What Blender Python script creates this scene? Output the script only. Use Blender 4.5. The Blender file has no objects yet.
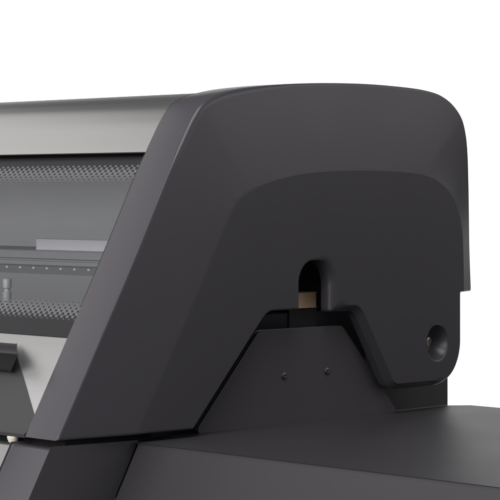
import bpy, bmesh, math
import numpy as np
from mathutils import Vector, Matrix
from mathutils.geometry import delaunay_2d_cdt

S = bpy.context.scene
COL = S.collection

# ------------------------------------------------------------------ camera
cd = bpy.data.cameras.new('camera')
cam = bpy.data.objects.new('camera', cd)
COL.objects.link(cam)
cam.location = (1.4618, -1.5198, 0.2488)
cam.rotation_euler = (math.radians(90), 0, math.radians(51.05))
cd.sensor_width = 36.0
cd.lens = 151.34
cd.shift_x = 0.9
cd.shift_y = -0.116
cd.clip_start = 0.05
cd.clip_end = 100
S.camera = cam

# ------------------------------------------------------------------ studio light
W = bpy.data.worlds.new('World')
S.world = W
W.use_nodes = True
bg = W.node_tree.nodes['Background']
bg.inputs['Color'].default_value = (0.95, 0.97, 1.0, 1)
bg.inputs['Strength'].default_value = 0.11
S.view_settings.view_transform = 'Standard'
S.view_settings.look = 'None'
S.view_settings.exposure = 0.0
S.view_settings.gamma = 1.0


def softbox(name, loc, target, sx, sy, radiance, color=(1, 1, 1)):
    l = bpy.data.lights.new(name, 'AREA')
    l.shape = 'RECTANGLE'
    l.size, l.size_y = sx, sy
    l.energy = radiance * sx * sy * math.pi
    l.color = color
    o = bpy.data.objects.new(name, l)
    COL.objects.link(o)
    o.location = loc
    d = Vector(target) - Vector(loc)
    o.rotation_euler = d.to_track_quat('-Z', 'Y').to_euler()
    return o


# big box at the left: what the steel and the glass mirror
softbox('softbox_side', (-2.3, -0.62, 1.55), (-0.3, 0.1, 0.2), 2.3, 2.0, 0.78, (1, 0.985, 0.97))
# key box in front, reaching from the shelf's height to well above the lid
softbox('softbox_front', (-0.3, -2.3, 0.9), (-0.2, 0.1, 0.15), 2.2, 2.0, 4.6, (1, 0.985, 1.0))
# weak fill from the right front for the end cap
softbox('softbox_fill', (1.0, -1.75, 1.1), (0, 0.4, 0.1), 1.1, 1.1, 1.9, (0.98, 0.93, 1.0))
# box behind and to the right, above the lid: mirrored by the crowned rim of the end cap
softbox('softbox_rear', (1.7, 2.35, 1.25), (0, 0.4, 0.3), 2.6, 1.2, 1.1, (1, 0.93, 0.99))
# dim box at the left rear, above the backdrop's edge: lifts the turned-over top of the steel hood
softbox('softbox_left', (-2.32, 0.79, 1.45), (-0.3, 0.2, 0.3), 1.2, 0.9, 0.35, (0.97, 0.98, 1))
# small box overhead, right of the lid: the glint along the front edge and the plate
softbox('softbox_top', (0.60, -0.40, 2.1), (0.05, 0.1, 0.3), 0.9, 1.3, 5.8, (1, 0.99, 0.98))
# two lamps that burn out the white backdrop behind
softbox('backdrop_lamp', (-0.89, 0.97, 1.05), (-1.82, 1.73, 0.30), 1.5, 0.4, 8.5)
softbox('backdrop_lamp', (-0.13, 1.91, 1.05), (-1.06, 2.67, 0.15), 1.5, 0.4, 10.5)


# ------------------------------------------------------------------ materials
def new_mat(name):
    m = bpy.data.materials.new(name)
    m.use_nodes = True
    nt = m.node_tree
    return m, nt, nt.nodes['Principled BSDF']


def paint(name, col, rough=0.45, spec=0.5, grain=0.06, scale=1400.0, var=0.06):
    m, nt, p = new_mat(name)
    tc = nt.nodes.new('ShaderNodeTexCoord')
    n1 = nt.nodes.new('ShaderNodeTexNoise')
    n1.inputs['Scale'].default_value = scale
    n1.inputs['Detail'].default_value = 2
    nt.links.new(tc.outputs['Object'], n1.inputs['Vector'])
    b = nt.nodes.new('ShaderNodeBump')
    b.inputs['Strength'].default_value = grain
    b.inputs['Distance'].default_value = 0.0004
    nt.links.new(n1.outputs['Fac'], b.inputs['Height'])
    nt.links.new(b.outputs['Normal'], p.inputs['Normal'])
    n2 = nt.nodes.new('ShaderNodeTexNoise')
    n2.inputs['Scale'].default_value = 9.0
    n2.inputs['Detail'].default_value = 5
    nt.links.new(tc.outputs['Object'], n2.inputs['Vector'])
    mr = nt.nodes.new('ShaderNodeMapRange')
    mr.inputs['To Min'].default_value = rough - 0.04
    mr.inputs['To Max'].default_value = rough + 0.04
    nt.links.new(n2.outputs['Fac'], mr.inputs['Value'])
    nt.links.new(mr.outputs['Result'], p.inputs['Roughness'])
    mx = nt.nodes.new('ShaderNodeMix')
    mx.data_type = 'RGBA'
    mx.inputs['A'].default_value = (*[c * (1 - var) for c in col], 1)
    mx.inputs['B'].default_value = (*[c * (1 + var) for c in col], 1)
    nt.links.new(n1.outputs['Fac'], mx.inputs['Factor'])
    nt.links.new(mx.outputs['Result'], p.inputs['Base Color'])
    p.inputs['Specular IOR Level'].default_value = spec
    return m


def brushed(name, col, rough=0.34, streak=0.05):
    """stainless sheet with the grain running along x"""
    m, nt, p = new_mat(name)
    tc = nt.nodes.new('ShaderNodeTexCoord')
    mp = nt.nodes.new('ShaderNodeMapping')
    mp.inputs['Scale'].default_value = (3.0, 700.0, 700.0)
    nt.links.new(tc.outputs['Object'], mp.inputs['Vector'])
    n1 = nt.nodes.new('ShaderNodeTexNoise')
    n1.inputs['Scale'].default_value = 1.0
    n1.inputs['Detail'].default_value = 3
    nt.links.new(mp.outputs['Vector'], n1.inputs['Vector'])
    mx = nt.nodes.new('ShaderNodeMix')
    mx.data_type = 'RGBA'
    mx.inputs['A'].default_value = (*[c * (1 - streak) for c in col], 1)
    mx.inputs['B'].default_value = (*[c * (1 + streak) for c in col], 1)
    nt.links.new(n1.outputs['Fac'], mx.inputs['Factor'])
    nt.links.new(mx.outputs['Result'], p.inputs['Base Color'])
    mr = nt.nodes.new('ShaderNodeMapRange')
    mr.inputs['To Min'].default_value = rough - 0.05
    mr.inputs['To Max'].default_value = rough + 0.05
    nt.links.new(n1.outputs['Fac'], mr.inputs['Value'])
    nt.links.new(mr.outputs['Result'], p.inputs['Roughness'])
    b = nt.nodes.new('ShaderNodeBump')
    b.inputs['Strength'].default_value = 0.08
    b.inputs['Distance'].default_value = 0.0002
    nt.links.new(n1.outputs['Fac'], b.inputs['Height'])
    nt.links.new(b.outputs['Normal'], p.inputs['Normal'])
    p.inputs['Metallic'].default_value = 1.0
    return m


M_CAP = paint('charcoal_powder_coat', (0.063, 0.060, 0.067), 0.34, grain=0.14)
M_SHELF = paint('charcoal_shelf_coat', (0.041, 0.039, 0.042), 0.47, 0.28)
M_PLATE = paint('dark_plate_coat', (0.075, 0.070, 0.076), 0.40)
M_BLACK = paint('black_inner_coat', (0.034, 0.032, 0.035), 0.42, 0.4)
M_HANDLE = paint('dark_handle_coat', (0.014, 0.0135, 0.0145), 0.36)
M_BRACKET = paint('bracket_coat', (0.042, 0.041, 0.043), 0.40)
M_STEEL = brushed('brushed_steel', (0.58, 0.572, 0.562))
M_PANEL = brushed('control_panel_steel', (0.50, 0.49, 0.48), 0.38)
M_LINER = paint('grey_liner', (0.80, 0.805, 0.815), 0.5, 0.5, 0.03)
M_RACK = paint('rack_steel', (0.20, 0.205, 0.21), 0.4, 0.6, 0.03)
M_BAR = paint('pale_bar_enamel', (0.53, 0.525, 0.55), 0.4, 0.5, 0.02)
M_LIP = paint('dark_rack_lip', (0.115, 0.118, 0.122), 0.4, 0.6, 0.03)
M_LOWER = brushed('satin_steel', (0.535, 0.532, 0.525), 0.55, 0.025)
M_CHROME = brushed('chrome', (0.85, 0.85, 0.84), 0.16, 0.02)
M_PIN = brushed('dull_screw', (0.17, 0.165, 0.16), 0.4, 0.03)
M_SCREW = brushed('screw_steel', (0.45, 0.42, 0.37), 0.28, 0.03)
M_RIVET = paint('pale_rivet', (0.55, 0.55, 0.55), 0.4, 0.5, 0.02)
M_PALE = paint('satin_post', (0.42, 0.425, 0.43), 0.35, 0.6, 0.02)
M_TAN = paint('tan_hinge_block', (0.80, 0.57, 0.36), 0.5, 0.4)
M_BUMPER = paint('cream_bumper', (0.72, 0.68, 0.56), 0.5, 0.4, 0.02)
M_GASKET = paint('black_gasket', (0.008, 0.008, 0.009), 0.7, 0.2)  # window seal, also the added dark strip in the lid gap
M_BACKDROP = paint('white_paper', (0.86, 0.86, 0.86), 0.9, 0.1, 0.0, 40, 0.004)


def glass_mat(name, frit):
    m = bpy.data.materials.new(name)
    m.use_nodes = True
    nt = m.node_tree
    nt.nodes.remove(nt.nodes['Principled BSDF'])
    out = nt.nodes['Material Output']
    N = nt.nodes.new
    L = nt.links.new
    tr = N('ShaderNodeBsdfTransparent')
    tr.inputs['Color'].default_value = (0.95, 0.955, 0.96, 1)
    gl = N('ShaderNodeBsdfGlossy')
    gl.inputs['Roughness'].default_value = 0.06
    fr = N('ShaderNodeFresnel')
    fr.inputs['IOR'].default_value = 1.5
    g = N('ShaderNodeMixShader')
    L(fr.outputs['Fac'], g.inputs[0])
    L(tr.outputs[0], g.inputs[1])
    L(gl.outputs[0], g.inputs[2])
    if not frit:
        L(g.outputs[0], out.inputs['Surface'])
        return m
    ink = N('ShaderNodeBsdfPrincipled')
    ink.inputs['Base Color'].default_value = (0.016, 0.016, 0.018, 1)
    ink.inputs['Roughness'].default_value = 0.3
    ink.inputs['Specular IOR Level'].default_value = 0.35
    grey = N('ShaderNodeBsdfPrincipled')
    grey.inputs['Base Color'].default_value = (0.125, 0.125, 0.13, 1)
    grey.inputs['Roughness'].default_value = 0.3
    tc = N('ShaderNodeTexCoord')
    sp = N('ShaderNodeSeparateXYZ')
    L(tc.outputs['Object'], sp.inputs[0])

    def mth(op, a, b=None, c=None, clamp=False):
        n = N('ShaderNodeMath')
        n.operation = op
        n.use_clamp = clamp
        for i, v in enumerate((a, b, c)):
            if v is None:
                continue
            if isinstance(v, (int, float)):
                n.inputs[i].default_value = v
            else:
                L(v, n.inputs[i])
        return n.outputs[0]
    # staggered dots: pitch 8.8 mm along x, rows 3.2 mm apart in height
    cx = mth('COSINE', mth('MULTIPLY', sp.outputs['X'], 2 * math.pi / 0.0079))
    cz = mth('COSINE', mth('MULTIPLY', sp.outputs['Z'], 2 * math.pi / 0.0059))
    f = mth('MULTIPLY', cx, cz)
    # threshold -1 in the solid bands, +1 in the clear field
    dt = mth('SUBTRACT', 0.2795, sp.outputs['Z'])
    db = mth('SUBTRACT', sp.outputs['Z'], 0.1140)
    d = mth('MINIMUM', dt, db)
    solid = mth('MULTIPLY_ADD', d, -1 / 0.0025, 1.0, clamp=True)
    thr = mth('SUBTRACT', mth('SUBTRACT', mth('MULTIPLY', mth('DIVIDE', d, 0.0205), 1.40), 0.40), solid)
    k = mth('MULTIPLY_ADD', mth('SUBTRACT', f, thr), 6.0, 0.5, clamp=True)
    # a grey screen print lies under the dark dots and fades out towards the clear field
    a = mth('MULTIPLY_ADD', d, -1 / 0.011, 0.0205 / 0.011, clamp=True)
    mg = N('ShaderNodeMixShader')
    L(a, mg.inputs[0])
    L(g.outputs[0], mg.inputs[1])
    L(grey.outputs[0], mg.inputs[2])
    ms = N('ShaderNodeMixShader')
    L(k, ms.inputs[0])
    L(mg.outputs[0], ms.inputs[1])
    L(ink.outputs[0], ms.inputs[2])
    L(ms.outputs[0], out.inputs['Surface'])
    return m


M_GLASS = bpy.data.materials.new('clear_glass')
M_GLASS.use_nodes = True
_nt = M_GLASS.node_tree
_nt.nodes.remove(_nt.nodes['Principled BSDF'])
_tr = _nt.nodes.new('ShaderNodeBsdfTransparent')
_tr.inputs['Color'].default_value = (0.95, 0.955, 0.96, 1)
_nt.links.new(_tr.outputs[0], _nt.nodes['Material Output'].inputs['Surface'])
M_FRIT = glass_mat('dotted_border_glass', True)


# ------------------------------------------------------------------ mesh helpers
def obj(name, bm, mat, parent=None, smooth=38, mats=None):
    bmesh.ops.recalc_face_normals(bm, faces=bm.faces[:])
    me = bpy.data.meshes.new(name)
    bm.to_mesh(me)
    bm.free()
    for m in (mats or [mat]):
        me.materials.append(m)
    if smooth:
        me.shade_smooth()
        me.set_sharp_from_angle(angle=math.radians(smooth))
    o = bpy.data.objects.new(name, me)
    COL.objects.link(o)
    if parent:
        o.parent = parent
        o.matrix_parent_inverse = parent.matrix_world.inverted()
    return o


def bevel(bm, w, seg=3, ang=30):
    bm.normal_update()
    es = [e for e in bm.edges if len(e.link_faces) == 2 and
          e.calc_face_angle(0) > math.radians(ang)]
    bmesh.ops.bevel(bm, geom=es, offset=w, segments=seg, profile=0.5,
                    affect='EDGES', clamp_overlap=True)


def prism_x(pts, x0, x1, bm=None):
    """closed (y,z) polygon extruded along x"""
    bm = bm or bmesh.new()
    a = [bm.verts.new((x0, y, z)) for y, z in pts]
    b = [bm.verts.new((x1, y, z)) for y, z in pts]
    n = len(pts)
    bm.faces.new(a)
    bm.faces.new(b[::-1])
    for i in range(n):
        bm.faces.new((a[i], a[(i + 1) % n], b[(i + 1) % n], b[i]))
    return bm


def prism_z(pts, z0, z1, bm=None):
    bm = bm or bmesh.new()
    a = [bm.verts.new((x, y, z0)) for x, y in pts]
    b = [bm.verts.new((x, y, z1)) for x, y in pts]
    n = len(pts)
    bm.faces.new(a)
    bm.faces.new(b[::-1])
    for i in range(n):
        bm.faces.new((a[i], a[(i + 1) % n], b[(i + 1) % n], b[i]))
    return bm


def box(bm, x0, x1, y0, y1, z0, z1):
    return prism_z([(x0, y0), (x1, y0), (x1, y1), (x0, y1)], z0, z1, bm)


def lathe(bm, prof, centre, axis='x', n=40):
    """prof: (radius, height along axis) pairs"""
    rings = []
    for r, h in prof:
        ring = []
        if r < 1e-6:
            ring = [None]
        for i in range(n if r >= 1e-6 else 1):
            t = 2 * math.pi * i / n
            if axis == 'x':
                p = (centre[0] + h, centre[1] + r * math.cos(t), centre[2] + r * math.sin(t))
            else:
                p = (centre[0] + r * math.cos(t), centre[1] + r * math.sin(t), centre[2] + h)
            if r < 1e-6:
                ring = [bm.verts.new(p)]
            else:
                ring.append(bm.verts.new(p))
        rings.append(ring)
    for a, b in zip(rings, rings[1:]):
        for i in range(n):
            j = (i + 1) % n
            if len(a) == 1 and len(b) == 1:
                continue
            if len(a) == 1:
                bm.faces.new((a[0], b[i], b[j]))
            elif len(b) == 1:
                bm.faces.new((a[i], a[j], b[0]))
            else:
                bm.faces.new((a[i], a[j], b[j], b[i]))
    return bm


def catmull(pts, step=0.003):
    P = [np.array(p, float) for p in pts]
    P = [2 * P[0] - P[1]] + P + [2 * P[-1] - P[-2]]
    out = []
    for i in range(1, len(P) - 2):
        p0, p1, p2, p3 = P[i - 1], P[i], P[i + 1], P[i + 2]
        n = max(1, int(np.linalg.norm(p2 - p1) / step))
        # centripetal knots: no overshoot where the spacing changes
        t0 = 0
        t1 = t0 + max(1e-6, np.linalg.norm(p1 - p0)) ** .5
        t2 = t1 + max(1e-6, np.linalg.norm(p2 - p1)) ** .5
        t3 = t2 + max(1e-6, np.linalg.norm(p3 - p2)) ** .5
        for k in range(n):
            t = t1 + (t2 - t1) * k / n
            a1 = (t1 - t) / (t1 - t0) * p0 + (t - t0) / (t1 - t0) * p1
            a2 = (t2 - t) / (t2 - t1) * p1 + (t - t1) / (t2 - t1) * p2
            a3 = (t3 - t) / (t3 - t2) * p2 + (t - t2) / (t3 - t2) * p3
            b1 = (t2 - t) / (t2 - t0) * a1 + (t - t0) / (t2 - t0) * a2
            b2 = (t3 - t) / (t3 - t1) * a2 + (t - t1) / (t3 - t1) * a3
            out.append((t2 - t) / (t2 - t1) * b1 + (t - t1) / (t2 - t1) * b2)
    out.append(P[-2])
    return np.array(out)


def rounded(pts, step=0.0025, closed=False):
    """(y, z, radius) corners -> polyline with arcs, sampled every step"""
    n = len(pts)
    V = [np.array(p[:2], float) for p in pts]
    path = []
    for i in range(n):
        r = pts[i][2]
        if (not closed and i in (0, n - 1)) or r <= 0:
            path.append(V[i])
            continue
        a, b = V[i - 1] - V[i], V[(i + 1) % n] - V[i]
        la, lb = np.linalg.norm(a), np.linalg.norm(b)
        a, b = a / la, b / lb
        ang = math.acos(max(-1, min(1, float(a @ b))))
        t = min(r / math.tan(ang / 2), la * .48, lb * .48)
        r = t * math.tan(ang / 2)
        bis = (a + b) / np.linalg.norm(a + b)
        c = V[i] + bis * r / math.sin(ang / 2)
        s, e = V[i] + a * t - c, V[i] + b * t - c
        tot = math.acos(max(-1, min(1, float(s @ e) / (r * r))))
        sg = 1 if s[0] * e[1] - s[1] * e[0] > 0 else -1
        k = max(3, int(r * tot / (step * .6)))
        for j in range(k + 1):
            q = sg * tot * j / k
            path.append(c + np.array((s[0] * math.cos(q) - s[1] * math.sin(q),
                                      s[0] * math.sin(q) + s[1] * math.cos(q))))
    if closed:
        path.append(path[0])
    out = [path[0]]
    for a, b in zip(path, path[1:]):
        L = np.linalg.norm(b - a)
        if L < 1e-7:
            continue
        m = max(1, int(round(L / step)))
        for k in range(1, m + 1):
            out.append(a + (b - a) * k / m)
    if closed:
        out.pop()
    return np.array(out)


def offset_open(P, d):
    """shift an open polyline by d to the right of its direction (inwards for the lid curve)"""
    T = np.gradient(P, axis=0)
    T /= np.linalg.norm(T, axis=1)[:, None]
    return P + d * np.stack((T[:, 1], -T[:, 0]), 1)


def slab_x(P, x0, x1, th):
    """sheet of thickness th that follows the open (y,z) polyline P, extruded along x"""
    Q = offset_open(P, th)
    return prism_x([tuple(p) for p in P] + [tuple(p) for p in Q[::-1]], x0, x1)


def seg_dist(Q, P, closed):
    """distance of the points Q to the polyline P"""
    A = P if closed else P[:-1]
    B = np.roll(P, -1, 0) if closed else P[1:]
    best = np.full(len(Q), 9.0)
    for a, b in zip(A, B):
        ab = b - a
        t = np.clip(((Q - a) @ ab) / max(1e-14, ab @ ab), 0, 1)
        best = np.minimum(best, np.hypot(*(Q - a - t[:, None] * ab).T))
    return best


def inside(Q, P):
    x, y = Q[:, 0], Q[:, 1]
    r = np.zeros(len(Q), bool)
    j = len(P) - 1
    for i in range(len(P)):
        (xi, yi), (xj, yj) = P[i], P[j]
        if yi != yj:
            c = (yi > y) != (yj > y)
            r ^= c & (x < (xj - xi) * (y - yi) / (yj - yi) + xi)
        j = i
    return r


# ------------------------------------------------------------------ setting
D = Vector((-0.7777, 0.6287, 0))      # away from the photographer
R = Vector((0.6287, 0.7777, 0))
bm = bmesh.new()
prof = [(-1.2, -0.95), (1.6, -0.95)]
prof += [(1.6 + 0.9 * math.sin(t), -0.95 + 0.9 - 0.9 * math.cos(t)) for t in
         [math.radians(a) for a in range(9, 91, 9)]] + [(2.5, 0.97)]
rows = []
for s in (-1.6, 2.6):
    rows.append([bm.verts.new(D * a + R * s + Vector((0, 0, h))) for a, h in prof])
for i in range(len(prof) - 1):
    bm.faces.new((rows[0][i], rows[1][i], rows[1][i + 1], rows[0][i + 1]))
o = obj('backdrop', bm, M_BACKDROP, smooth=60)
o['kind'] = 'structure'

grill = bpy.data.objects.new('barbecue_grill', None)
COL.objects.link(grill)
grill.location = (-0.45, 0.36, -0.30)
grill['label'] = 'dark charcoal and brushed steel barbecue grill with a closed windowed lid, before a white backdrop'
grill['category'] = 'barbecue grill'
bpy.context.view_layer.update()

# ------------------------------------------------------------------ lid end cap
H = 0.010                              # crown of the side
OUTER = catmull([(0, 0), (.0317, .0500), (.0633, .1), (.0893, .1405), (.1220, .1928), (.1560, .2495),
                 (.1690, .2710), (.1925, .3068), (.2085, .3290), (.2230, .3430), (.2430, .3520),
                 (.2796, .3600), (.3409, .3668), (.4043, .3708), (.4886, .3732), (.5572, .3727),
                 (.6250, .3694), (.6570, .3640), (.6815, .3532), (.6992, .3375), (.7070, .3195),
                 (.7105, .3009), (.7128, .2633), (.7148, .1784), (.7178, .1286)], 0.003)
LOWER = rounded([(.7178, .1286, 0), (.6808, .1289, .002), (.6808, .0190, .060), (.545, .019, .022),
                 (.4794, .1135, .018), (.432, .1135, .003), (.432, .1725, .0298), (.3725, .1725, .0298),
                 (.3725, .1187, .002), (.318, .1187, .026), (.1955, -.0015, .004), (0, 0, 0)])
INNER = catmull([(.1069, -.0015), (.1191, .0180), (.1672, .0900), (.2117, .1577), (.2475, .2145),
                 (.2560, .2270), (.2680, .2400), (.2850, .2490), (.3146, .2580), (.3600, .2665),
                 (.4091, .2711), (.4824, .2733), (.5625, .2720), (.6100, .2680), (.6350, .2610),
                 (.6582, .2480), (.6740, .2290), (.6830, .2050), (.6862, .1700), (.6870, .1289)], 0.003)
HC, HR = np.array((.6336, .0705)), 0.0205
HOLE = np.array([HC + HR * np.array((math.cos(t), math.sin(t)))
                 for t in np.linspace(0, 2 * math.pi, 64, endpoint=False)])
BOUND = np.concatenate((OUTER[:-1], LOWER[:-1]))     # clockwise: front, top, back, notch, slot, opening


def rad(Q):
    """radius of the rounded edge, wider round the hinge opening and the upper front corner"""
    y, z = Q[:, 0], Q[:, 1]

    def ss(v, a, b):
        t = np.clip((v - a) / (b - a), 0, 1)
        return t * t * (3 - 2 * t)
    r = np.full(len(Q), .0022)
    r += 0.0050 * ss(y, .42, .45) * (1 - ss(y, .63, .67)) * (1 - ss(z, .115, .125))
    r += .0028 * ss(z, .27, .31) * (1 - ss(y, .26, .40))
    r += .0062 * ss(y, .40, .425) * (1 - ss(y, .447, .46)) * (1 - ss(z, .2, .21)) * ss(z, .105, .125)
    return r


def opening_mask(Q):
    y, z = Q[:, 0], Q[:, 1]

    def ss(v, a, b):
        t = np.clip((v - a) / (b - a), 0, 1)
        return t * t * (3 - 2 * t)
    return ss(y, .445, .46) * (1 - ss(y, .615, .65)) * (1 - ss(z, .116, .122))


def cap_height(Q):
    db = seg_dist(Q, BOUND, True)
    dh = np.clip(seg_dist(Q, HOLE, True), 0, .0025)
    do = seg_dist(Q, OUTER, False)
    di = seg_dist(Q, INNER, False)
    core = inside(Q, np.concatenate((INNER, [(.6870, -.1), (.1069, -.1)])))
    t = np.where(core, 0, di / np.maximum(1e-9, di + do))
    h = -H * t
    r = np.minimum(rad(Q), 0.9)
    d = np.clip(db, 0, r)
    drop = r - np.sqrt(np.maximum(0, r * r - (r - d) ** 2))
    w = opening_mask(Q)                    # the hinge opening has a flat chamfer, not a round
    drop = drop * (1 - w) + w * 1.0 * (r - d)
    return h - drop - (.0025 - np.sqrt(.0025 ** 2 - (.0025 - dh) ** 2)), db


def inward(P, closed=True):
    T = np.roll(P, -1, 0) - np.roll(P, 1, 0)
    T /= np.linalg.norm(T, axis=1)[:, None]
    return np.stack((T[:, 1], -T[:, 0]), 1)


pts = [BOUND, HOLE, INNER[1:-1]]
nb, nh, ni = len(BOUND), len(HOLE), len(INNER) - 2
extra = []
rb = rad(BOUND)
for f in (.03, .12, .28, .55, 1.0, 1.5):
    q = BOUND + inward(BOUND) * (rb * f)[:, None]
    ok = inside(q, BOUND) & (np.abs(seg_dist(q, BOUND, True) - rb * f) < .12 * rb * f + 1e-6)
    extra.append(q[ok])
    v = (HOLE - HC) / HR
    extra.append(HC + v * (HR + .0025 * f))
extra = np.concatenate(extra)
g = 0.0032
gy, gz = np.meshgrid(np.arange(0, .72, g), np.arange(-.01, .38, g * .866))
gy = gy + (np.arange(gy.shape[0]) % 2)[:, None] * g / 2
G = np.stack((gy.ravel(), gz.ravel()), 1)
ok = inside(G, BOUND) & (np.hypot(*(G - HC).T) > HR)
G = G[ok]
ok = (seg_dist(G, BOUND, True) > rad(G) * 1.7) & (np.hypot(*(G - HC).T) > HR + .006) & \
     (seg_dist(G, INNER, False) > .0012)
G = G[ok]
ALL = np.concatenate(pts + [extra, G])
edges = [(i, (i + 1) % nb) for i in range(nb)] + [(nb + i, nb + (i + 1) % nh) for i in range(nh)]
edges += [(nb + nh + i, nb + nh + i + 1) for i in range(ni - 1)]
V2, E2, F2, *_ = delaunay_2d_cdt([Vector(p) for p in ALL.tolist()], edges, [], 0, 1e-7)
V2 = np.array([tuple(v) for v in V2])
F2 = [tuple(f) for f in F2]
cen = np.array([V2[list(f)].mean(0) for f in F2])
keep = inside(cen, BOUND) & ~inside(cen, HOLE)
hx, _ = cap_height(V2)
bm = bmesh.new()
vs = [bm.verts.new((hx[i], V2[i, 0], V2[i, 1])) for i in range(len(V2))]
for f, k in zip(F2, keep):
    if k and len(set(f)) == 3:
        bm.faces.new([vs[i] for i in f])
bmesh.ops.delete(bm, geom=[v for v in bm.verts if not v.link_faces], context='VERTS')
# walls: the outer skin runs back to the lid, the cut-outs get a short return
XL = -0.056
no = len(OUTER) - 1
TI = inward(BOUND)
lut = {}
for v in bm.verts:
    lut[(round(v.co.y, 5), round(v.co.z, 5))] = v


def find(p):
    for dy in (0, 1e-5, -1e-5):
        for dz in (0, 1e-5, -1e-5):
            k = (round(p[0] + dy, 5), round(p[1] + dz, 5))
            if k in lut:
                return lut[k]


def ring(i):
    """chain of vertices behind boundary point i"""
    p, n = BOUND[i], TI[i]
    v0 = find(p)
    ch = [v0]
    if i <= no or p[1] < .0005 and p[0] < .19:
        prof_ = [(-.03, 0), (XL + .0018, 0), (XL + .0005, .0004), (XL, .0016), (XL, .012)] if i <= no else [(-.03, 0), (XL, 0)]
        if i <= no:
            n_ = n
            if i == no:
                n_ = np.array((-1.0, 0))
            if i == 0:
                n_ = np.array((.85, -.53))
        for x, d in prof_:
            q = p + (n_ * d if i <= no else 0)
            ch.append(bm.verts.new((x, q[0], q[1])))
    else:
        for x in (-.011, -.0160):
            ch.append(bm.verts.new((min(x, v0.co.x - .001), p[0], p[1])))
    return ch


chains = [ring(i) for i in range(nb)]
for i in range(nb):
    a, b = chains[i], chains[(i + 1) % nb]
    for k in range(min(len(a), len(b)) - 1):
        try:
            bm.faces.new((a[k], b[k], b[k + 1], a[k + 1]))
        except ValueError:
            pass
cap = obj('lid_end_cap', bm, M_CAP, grill, smooth=33)
me = cap.data
att = me.attributes.get('sharp_edge') or me.attributes.new('sharp_edge', 'BOOLEAN', 'EDGE')
crease = {(round(p[0], 5), round(p[1], 5)) for p in INNER.tolist() if p[0] > .30}
on = [v.co.x > -.0006 and (round(v.co.y, 5), round(v.co.z, 5)) in crease for v in me.vertices]
for e in me.edges:
    if on[e.vertices[0]] and on[e.vertices[1]]:
        att.data[e.index].value = True

# screw recess in the lower rear corner of the cap
bm = bmesh.new()
lathe(bm, [(HR + .0003, -.0022), (.0199, -.0045), (.0172, -.0090), (.0138, -.0132), (.0100, -.0165), (.0085, -.0172), (0, -.0172)],
      (0, HC[0], HC[1]), 'x', 64)
rec = obj('screw_recess', bm, M_CAP, cap, smooth=60)
bm = bmesh.new()
lathe(bm, [(.0066, -.0173), (.0066, -.0135), (.0056, -.0120), (.0034, -.0115), (.0028, -.0132), (0, -.0132)],
      (0, HC[0], HC[1]), 'x', 24)
obj('screw', bm, M_SCREW, cap, smooth=35)

# inner wall of the end cap: closes the lid behind the slot
inn = offset_open(OUTER, .007)
bm = prism_x([tuple(p) for p in inn[2:-1:2]] + [(.70, .004), (.012, .004)], -.064, -.058)
obj('inner_side_wall', bm, M_BLACK, grill, smooth=30)
bm = prism_x([tuple(p) for p in inn[2:-1:2]] + [(.70, .004), (.012, .004)], -.956, -.950)
obj('inner_side_wall', bm, M_BLACK, grill, smooth=30)
bm = prism_x([tuple(p) for p in OUTER[::2]] + [(.68, .0), ], -1.01, -.957)
bevel(bm, .003, 2, 40)
obj('lid_end_cap', bm, M_CAP, grill, smooth=33)

# tan hinge block seen through the slot
bm = bmesh.new()
box(bm, -.0575, -.030, .398, .4425, .1175, .1352)
bevel(bm, .0012, 2)
obj('hinge_block', bm, M_TAN, grill)

# ------------------------------------------------------------------ lid front: hood, window, lower panel
X0, X1 = -.0568, -.949
skin = offset_open(OUTER, .0013)
sel = skin[(skin[:, 1] > .2915) | (skin[:, 0] > .5)]
sel = sel[sel[:, 0] < .264]
crest = sel[-1]
sel = np.concatenate((sel, [crest + np.array((.0015, .0001)), crest + np.array((.006, -.0004)),
                            (.640, crest[1] - .012), (.690, .320), (.708, .270), (.712, .129)]))
_k = np.clip((sel[:, 1] - .325) / .03, 0, 1)
sel[:, 1] += np.where(sel[:, 0] < .3, 0.0012 * _k * _k * (3 - 2 * _k), 0)
lead = np.array([(sel[0, 0] - .633 * (sel[0, 1] - .2918), .2918)])
lead2 = lead + np.array([(.0012, -.0010)])
hood_line = np.concatenate((lead2 + np.array([(.0018, -.0002)]), lead2, lead, sel))
bm = slab_x(hood_line, X0, X1, .0015)
obj('lid_hood', bm, M_STEEL, grill, smooth=30)

nrm = np.array((-1, .633)) / math.hypot(1, .633)


def on_lid(z, off):
    """point on the slanted front of the lid, off metres behind its face"""
    p = np.array((.633 * z, z)) - nrm * off
    return (float(p[0]), float(p[1]))


bm = prism_x([on_lid(.0990, .003), on_lid(.0978, .0024), on_lid(.003, .0024), on_lid(.0012, .003), on_lid(.0012, .006),
              on_lid(.0990, .006)], X0, X1)
obj('lower_panel', bm, M_LOWER, grill, smooth=25)

# glass slab, its face carries the printed dot border
bm = prism_x([on_lid(.1010, .0065), on_lid(.2905, .0065), on_lid(.2905, .0105), on_lid(.1010, .0105)], -.0575, -.948)
bm.normal_update()
bm.faces.ensure_lookup_table()
for f in bm.faces:
    c = f.calc_center_median()
    f.material_index = 1 if abs((c.y - .633 * c.z) * .845 - .0065) < .0008 else 0
obj('window_glass', bm, None, grill, smooth=0, mats=[M_GLASS, M_FRIT])
# black seal round the glass
bm = bmesh.new()
for z0, z1 in ((.0965, .1035), (.2880, .2990)):
    prism_x([on_lid(z0, .0108), on_lid(z1, .0108), on_lid(z1, .016), on_lid(z0, .016)], -.0582, -.948, bm)
obj('window_gasket', bm, M_GASKET, grill, smooth=0)

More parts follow.
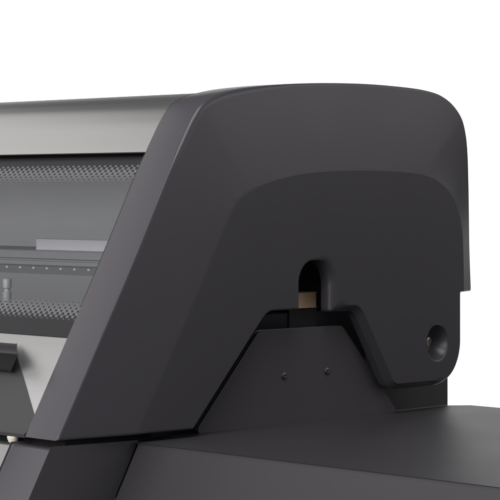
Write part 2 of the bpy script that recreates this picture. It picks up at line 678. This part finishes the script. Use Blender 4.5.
# ------------------------------------------------------------------ inside of the lid
lin = offset_open(OUTER, .020)
lin = lin[(lin[:, 1] > .292) | (lin[:, 0] > .5)]
lin = np.concatenate((lin, [(.694, .06), (.690, -.03)]))
bm = slab_x(lin, -.0645, -.9495, .0015)
obj('inner_liner', bm, M_LINER, grill, smooth=30)
for x in (-.0685, -.9475):
    obj('liner_side', prism_x([tuple(p) for p in lin[::2]] + [(.02, .0)], x, x + .002), M_LINER, grill, smooth=0)
bm = bmesh.new()
box(bm, -.948, -.066, .05, .688, -.035, -.030)
obj('firebox_floor', bm, M_LINER, grill, smooth=0)

# warming rack: bent sheet with a perforated front lip
rack = obj('warming_rack', prism_x(
    [(.300, .1785), (.2985, .1775), (.2965, .1690), (.300, .1680), (.2995, .1662), (.2965, .1655), (.2960, .1610),
     (.2990, .1600), (.3020, .1600), (.3020, .1765), (.420, .1765), (.420, .1785)],
    -.069, -.945), M_RACK, grill, smooth=25)
obj('rack_lip', prism_x([(.2990, .1598), (.2990, .1500), (.3008, .1500), (.3015, .1598)], -.0692, -.9448), M_LIP, rack, smooth=0)
bm = bmesh.new()
for k in range(36):
    lathe(bm, [(.0021, 0), (.0018, -.0006), (0, -.0008)], (-.0890 - .0227 * k, .2989, .1570), 'x', 10)
for v in bm.verts:        # the rivets face the cook: swing x depth to y
    k = round((-.0890 - v.co.x) / .0227)
    cx = -.0890 - .0227 * k
    dx, dy = v.co.x - cx, v.co.y - .2989
    v.co.z = .1570 + (v.co.z - .1570) * .65
    v.co.x, v.co.y = cx + dy, .2989 + dx
obj('rivet_row', bm, M_RIVET, rack)
bm = bmesh.new()
box(bm, -.346, -.068, .3105, .3140, .1786, .1922)
bevel(bm, .0008, 2)
obj('rack_bar', bm, M_BAR, rack)

# slim probe post standing at the front of the cooking area
bm = bmesh.new()
lathe(bm, [(.0, -.030), (.0035, -.030), (.0035, .1140), (.0054, .1152), (.0056, .1255), (.0040, .1268), (.0036, .1300),
           (.0054, .1312), (.0056, .1415), (.0046, .1425), (0, .1428)], (-.385, .3000, 0), 'z', 20)
obj('probe_post', bm, M_PALE, grill, smooth=50)

# ------------------------------------------------------------------ handle
bm = bmesh.new()
# bracket skirt: flat on the lid at the top, flaring forward to a rolled hem
ZR = (.086, .060, .040, .0213, .012, .0050, .0016)
prof = [on_lid(z, o_) for z, o_ in zip(ZR, (.0014, .0014, .0013, .0012, .0010, .0004, -.0012))]
XR = [min(-.1262 + (.086 - z) * (.1262 - .0632) / (.0818 - .0234), -.0561) for z in ZR]
back = [on_lid(z, .0023) for z in ZR[:-1]] + [on_lid(-.0006, .0010)]
fr, bk, fl, bl = [], [], [], []
for (y, z), (yb, zb), x in zip(prof, back, XR):
    fr.append(bm.verts.new((x, y, z)))
    bk.append(bm.verts.new((x, yb, zb)))
    fl.append(bm.verts.new((-.88, y, z)))
    bl.append(bm.verts.new((-.88, yb, zb)))
for i in range(6):
    bm.faces.new((fr[i], fr[i + 1], fl[i + 1], fl[i]))
    bm.faces.new((bk[i], bl[i], bl[i + 1], bk[i + 1]))
    bm.faces.new((fr[i], bk[i], bk[i + 1], fr[i + 1]))
    bm.faces.new((fl[i], fl[i + 1], bl[i + 1], bl[i]))
bm.faces.new((fr[0], fl[0], bl[0], bk[0]))
bm.faces.new((fr[6], bk[6], bl[6], fl[6]))
handle_bm = bmesh.new()
end = [(.0530, .0888, -.1195), (.0400, .0868, -.1065), (.0300, .0838, -.0965), (.0255, .0808, -.0920), (.0260, .0785, -.0925), (.0300, .0690, -.1015),
       (.0335, .0618, -.1090), (.0350, .0610, -.1120), (.0375, .0612, -.117)]
sec, xr = [e[:2] for e in end], [e[2] for e in end]
a = [handle_bm.verts.new((x, y, z)) for (y, z), x in zip(sec, xr)]
b = [handle_bm.verts.new((-.90, y, z)) for y, z in sec]
n = len(sec)
handle_bm.faces.new(a)
handle_bm.faces.new(b[::-1])
for i in range(n):
    handle_bm.faces.new((a[i], a[(i + 1) % n], b[(i + 1) % n], b[i]))
for x in (-.20, -.82):
    box(handle_bm, x - .02, x + .02, .040, .0525, .068, .078)
bevel(handle_bm, .0010, 3, 22)
handle = obj('lid_handle', handle_bm, M_HANDLE, grill, smooth=40)
obj('handle_bracket', bm, M_BRACKET, handle, smooth=35)

# ------------------------------------------------------------------ body below the lid
ZT = -.0080
pts_ = [(.633 * ZT - .002, ZT), (-.19 - .002, -.300), (-.19 + .122, -.300), (.633 * ZT + .120, ZT - .0028)]
bm = prism_x(pts_, -.066, -.010)
bevel(bm, .0028, 3)
obj('body_end', bm, M_CAP, grill, smooth=40)
bm = prism_x([(.633 * ZT + .0022, ZT - .001), (-.19 + .0022, -.300), (-.19 + .02, -.300), (.633 * ZT + .02, ZT - .001)], -.0668, -.99)
bevel(bm, .0015, 2)
obj('control_panel', bm, M_PANEL, grill, smooth=40)
# pale bumper under the lid's front edge
bm = bmesh.new()
lathe(bm, [(0, -.0012), (.0056, -.0012), (.0062, -.0020), (.0058, -.0040), (.0042, -.0075), (0, -.0078)], (-.0757, .0035, 0), 'z', 20)
obj('bumper', bm, M_BUMPER, grill)

bm = prism_z([(-.95, .014), (-.0125, .014), (-.0125, .117), (-.0185, .149), (-.026, .149), (-.026, .020), (-.95, .020)], -.030, .012)  # black strip added inside the lid gap to block light and keep it dark
obj('gap_blocker', bm, M_GASKET, grill, smooth=0)

# firebox wall behind the hinge plate
bm = bmesh.new()
box(bm, -.0565, -.050, .130, .7285, -.300, .060)
bevel(bm, .001, 2)
obj('firebox_wall', bm, M_BLACK, grill)

# filler plate added to lighten the dark opening, with a raised tongue under the slot
bm = bmesh.new()
box(bm, -.0495, -.034, .270, .540, .002, .1130)
box(bm, -.0339, -.0318, .396, .4450, .060, .1165)
bevel(bm, .0015, 2)
obj('opening_filler', bm, M_BLACK, grill, smooth=40)

# hinge plate with two screws
XP = -.020
pl = rounded([(.2215, -.0095, .004), (.3285, .0950, .008), (.4760, .0945, .010), (.5800, -.0095, .003)], .004, True)
bm = prism_x([tuple(p) for p in pl], XP - .0040, XP)
bevel(bm, .0014, 3, 50)
plate = obj('hinge_plate', bm, M_PLATE, grill, smooth=40)
for y, z in ((.3709, .0438), (.4482, .0452)):
    bm = bmesh.new()
    lathe(bm, [(.0042, XP + .0001), (.0040, XP + .0010), (.0030, XP + .0016), (.0020, XP + .0016), (.0017, XP + .0006), (0, XP + .0006)],
          (0, y, z), 'x', 20)
    obj('screw', bm, M_PIN, plate, smooth=35)

# ------------------------------------------------------------------ side shelf
bm = bmesh.new()
ZS = -.0098
plan = [(-.0068, .1155), (.62, .1155), (.62, .715), (-.0080, .7135), (-.0245, .690), (-.0245, .152), (-.0068, .150)]
prism_z(plan, ZS - .110, ZS, bm)
for v in bm.verts:
    if v.co.z < ZS - .05 and v.co.y < .12:
        v.co.y -= .110 * .0356 / .0570       # the front face leans forward towards its foot
bevel(bm, .0024, 3, 35)
shelf = obj('side_shelf', bm, M_SHELF, grill, smooth=40)

bm = prism_z([(-.0262, .560), (-.0248, .560), (-.0248, .689), (-.0262, .689)], ZS - .004, ZS + .0009)  # pale strip added in place of a highlight along the shelf's inner edge
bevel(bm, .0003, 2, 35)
obj('edge_glint', bm, M_LOWER, shelf, smooth=40)
